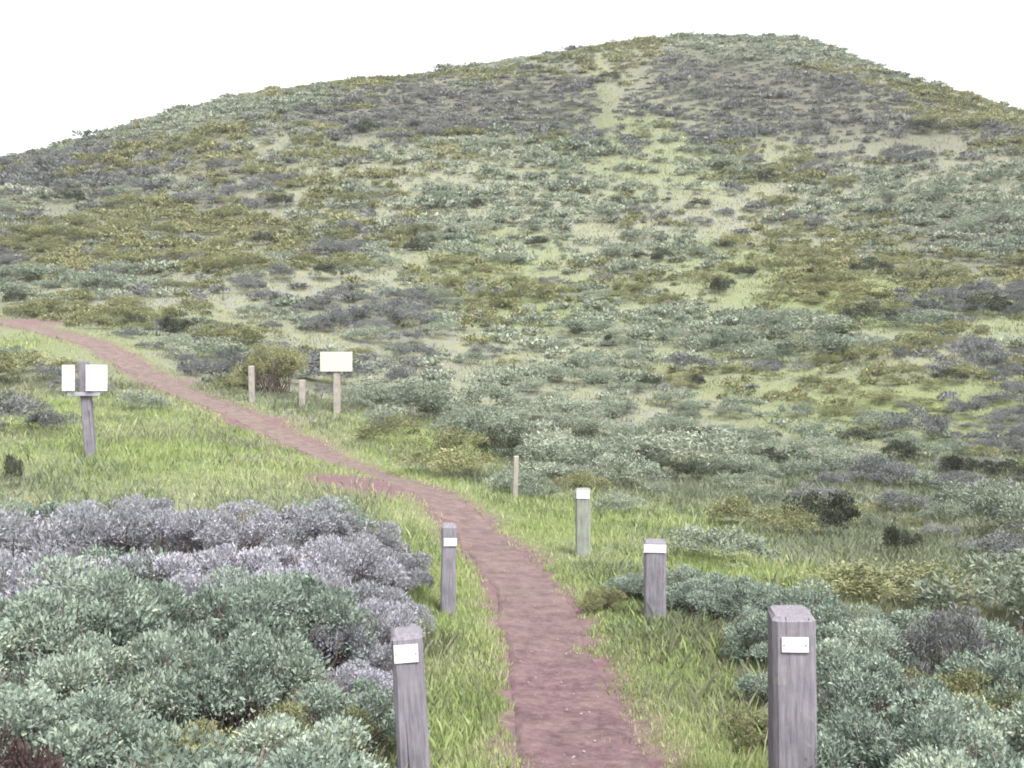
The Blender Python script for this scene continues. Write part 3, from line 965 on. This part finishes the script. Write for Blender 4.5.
# pebbles lying on and beside the trail
pv, pf = [], []
ico = [(0, 0, 1)] + [(math.cos(a), math.sin(a), 0.25) for a in np.linspace(0, 6.283, 6)[:-1]] + [(math.cos(a + .6), math.sin(a + .6), -0.5) for a in np.linspace(0, 6.283, 6)[:-1]]
fi = [(0, 1 + k, 1 + (k + 1) % 5) for k in range(5)] + [(1 + k, 6 + k, 1 + (k + 1) % 5) for k in range(5)] + [(6 + k, 6 + (k + 1) % 5, 1 + (k + 1) % 5) for k in range(5)]
sel = np.where((trail[:, 1] > 4) & (trail[:, 1] < 26))[0]
for k in range(420):
    i = random.choice(sel)
    e = random.gauss(0, 0.33)
    p = trail[i] + nor[i] * e + np.array((random.uniform(-.1, .1), random.uniform(-.1, .1)))
    r = random.choice((0.004, 0.005, 0.007, 0.011))
    z = gz(p[0], p[1]) + (0.03 if abs(e) < 0.42 else 0.005)
    o = len(pv)
    for v in ico:
        pv.append((p[0] + v[0] * r * random.uniform(.8, 1.3), p[1] + v[1] * r * random.uniform(.8, 1.3), z + v[2] * r * 0.7))
    pf += [tuple(q + o for q in f) for f in fi]
pm = make_paint('pebble stone', (0.17, 0.135, 0.13), 0.9)
peb = link_mesh('gravel', np_mesh('gravel', np.array(pv), np.array(pf), None, True), pm)
tag(peb, 'small reddish stones scattered along the dirt trail', 'gravel', kind='stuff')


# ------------------------------------------------------------------ posts and signs
def timber(w_, d_, h_, r, slope=0.0, chamfer=0.02, sink=0.3):
    """A squared timber with worn arrises, slightly uneven faces and a bevelled head."""
    bm = bmesh.new()
    lv = [-sink, 0.0, 0.25 * h_, 0.5 * h_, 0.75 * h_, h_ - chamfer * 1.2, h_]
    rings = []
    c = min(w_, d_) * 0.12
    for k, z in enumerate(lv):
        s = 1.0 if k < 6 else 1 - 2 * chamfer / w_
        ring = []
        for (a, b) in ((-1, -1), (1, -1), (1, 1), (-1, 1)):
            for q in (0, 1):
                first = (q == 0) == (a * b > 0)
                px = a * (w_ / 2 - (0 if first else c)) * s + r.gauss(0, 0.002)
                py = b * (d_ / 2 - (c if first else 0)) * s + r.gauss(0, 0.002)
                zz = z + (slope * py if k >= 5 else 0)
                ring.append(bm.verts.new((px, py, zz)))
        ang = sorted(ring, key=lambda v: math.atan2(v.co.y, v.co.x))
        rings.append(ang)
    for a, b in zip(rings, rings[1:]):
        for j in range(8):
            bm.faces.new((a[j], a[(j + 1) % 8], b[(j + 1) % 8], b[j]))
    bm.faces.new(rings[-1])
    bm.faces.new(rings[0][::-1])
    return bm


def board(w_, t_, h_, bev=0.006):
    bm = bmesh.new()
    bmesh.ops.create_cube(bm, size=1, matrix=Matrix.Diagonal((w_, t_, h_, 1)))
    bmesh.ops.bevel(bm, geom=list(bm.edges), offset=bev, segments=2, affect='EDGES', profile=0.6)
    return bm


def move(bm, v):
    bmesh.ops.translate(bm, verts=list(bm.verts), vec=v)
    return bm


def screws(pos, y):
    bm = bmesh.new()
    for (x, z) in pos:
        bmesh.ops.create_cone(bm, cap_ends=True, segments=10, radius1=0.007, radius2=0.005, depth=0.005,
                              matrix=Matrix.Translation((x, y, z)) @ Matrix.Rotation(R(90), 4, 'X'))
    return bm


rp = random.Random(3)


def trail_post(c, d, wpx, top_row, plate_rows, plate_w, plate_off, label, turn=0.0, tilt=0.0, head=0.02, name='trail_post', wood='wood'):
    x = (c - 512) / F * d
    z = gz(x, d)
    h = (384 - top_row) / F * d - z
    wd = wpx / F * d
    t = empty(name, (x, d, z), turn)
    t.rotation_euler = (0, tilt, turn)
    tag(t, label, 'post', 'timber posts along the trail')
    bm_obj('timber', timber(wd, wd * 0.95, h, rp, slope=0.12, chamfer=head), M[wood], t)
    if plate_rows:
        zt, zb = (384 - plate_rows[0]) / F * d - z, (384 - plate_rows[1]) / F * d - z
        pw = plate_w / F * d
        px = plate_off / F * d
        zc = (zt + zb) / 2
        pl = bm_obj('plate', move(board(pw, 0.008, zt - zb, 0.003), (px, -wd * 0.95 / 2 - 0.0065, zc)), M['white'], t)
        bm_obj('screw', screws([(px - pw * 0.4, zc), (px + pw * 0.4, zc)], -wd * 0.95 / 2 - 0.012), M['steel'], pl)
    return t


trail_post(416, 6.0, 31, 630, (640, 658), 24, -1.5, 'tall grey timber post with white plate, left of the trail beside the sage thicket', R(6), R(-3.2))
trail_post(793, 6.0, 42, 611, (632, 647), 26, 0, 'thick grey timber post with white plate, right of the trail beside the sage thicket', R(-5), R(-0.6))
trail_post(448, 11.0, 15, 524, (537, 545), 13, 1.5, 'slim grey timber post with small white plate, left of the trail near its bend', R(5), R(0.5))
trail_post(655, 11.0, 22, 541, (543, 551), 22, 0, 'squat grey timber post with white plate at its very top, among sage bushes', R(-8))
trail_post(583, hit(583, 556)[1], 15, 489, (490, 498), 13, 0, 'grey-green timber post with pale top, on the grass strip behind the other trail posts', R(-4), 0, 0.02, 'trail_post', 'green_wood')
trail_post(302, hit(302, 409)[1], 6, 380, None, 0, 0, 'thin pale stake standing just left of the cream board sign', 0, R(1), 0.01, 'stake', 'pale_wood')
trail_post(252, hit(252, 402)[1], 5.5, 366, None, 0, 0, 'thin pale stake behind the far pink stretch of trail, left of the olive bush', 0, R(-1), 0.01, 'stake', 'pale_wood')

trail_post(515, hit(515, 500)[1], 5, 456, None, 0, 0, 'thin pale stake alone among low scrub, up the slope beyond the trail', 0, R(1.5), 0.01, 'stake', 'pale_wood')

# twin white sign, left
dS = 19.0
xs = (91 - 512) / F * dS
zs = gz(xs, dS)
ts = empty('twin_sign', (xs, dS, zs), 0)
tag(ts, 'two blank white panels side by side on one grey post, on the grassy shoulder', 'sign')
top = (384 - 361) / F * dS - zs
tp = bm_obj('post', timber(0.19, 0.13, top, rp, 0, 0.015), M['wood'], ts)
tp.rotation_euler = (0, R(-4.5), 0)
bm_obj('bracket', move(board(0.62, 0.05, 0.07, 0.006), (-0.09, -0.095, (384 - 394) / F * dS - zs)), M['steel'], ts)
for (c0, c1, ang) in ((64.5, 78.5, -14), (89.5, 109.5, 10)):
    wv = (c1 - c0) / F * dS / math.cos(R(ang))
    cx = ((c0 + c1) / 2 - 512) / F * dS - xs
    zt, zb = (384 - 365) / F * dS - zs, (384 - 391) / F * dS - zs
    pn = bm_obj('sign_panel', board(wv, 0.02, zt - zb, 0.005), M['white'], ts)
    pn.location = (cx, -0.135, (zt + zb) / 2)
    pn.rotation_euler = (0, 0, R(ang))
    for zz in (0.16, -0.16):
        bm_obj('clip', move(board(0.05, 0.05, 0.03, 0.004), (0.0, 0.036, zz)), M['steel'], pn)

# cream board beyond the trail
dB = 30.0
xb = (337 - 512) / F * dB
zb0 = gz(xb, dB)
tb = empty('board_sign', (xb, dB, zb0), R(-4))
tag(tb, 'cream-white board sign on a single pale post beyond the trail', 'sign')
zt, zb = (384 - 352) / F * dB - zb0, (384 - 371.5) / F * dB - zb0
bm_obj('post', timber(0.20, 0.14, zt - 0.08, rp, 0, 0.015), M['pale_wood'], tb)
bd = bm_obj('sign_panel', move(board(0.97, 0.035, zt - zb, 0.006), (0, -0.09, (zt + zb) / 2)), M['cream'], tb)

# rounded olive bush by the board sign
x, y = hit(274, 394)
ob = near_shrub('coyote', x, y, 1.75, 1.3, 'rounded yellow-olive bush left of the cream board sign beyond the trail', None, 2)
ob.location.z -= 0.12
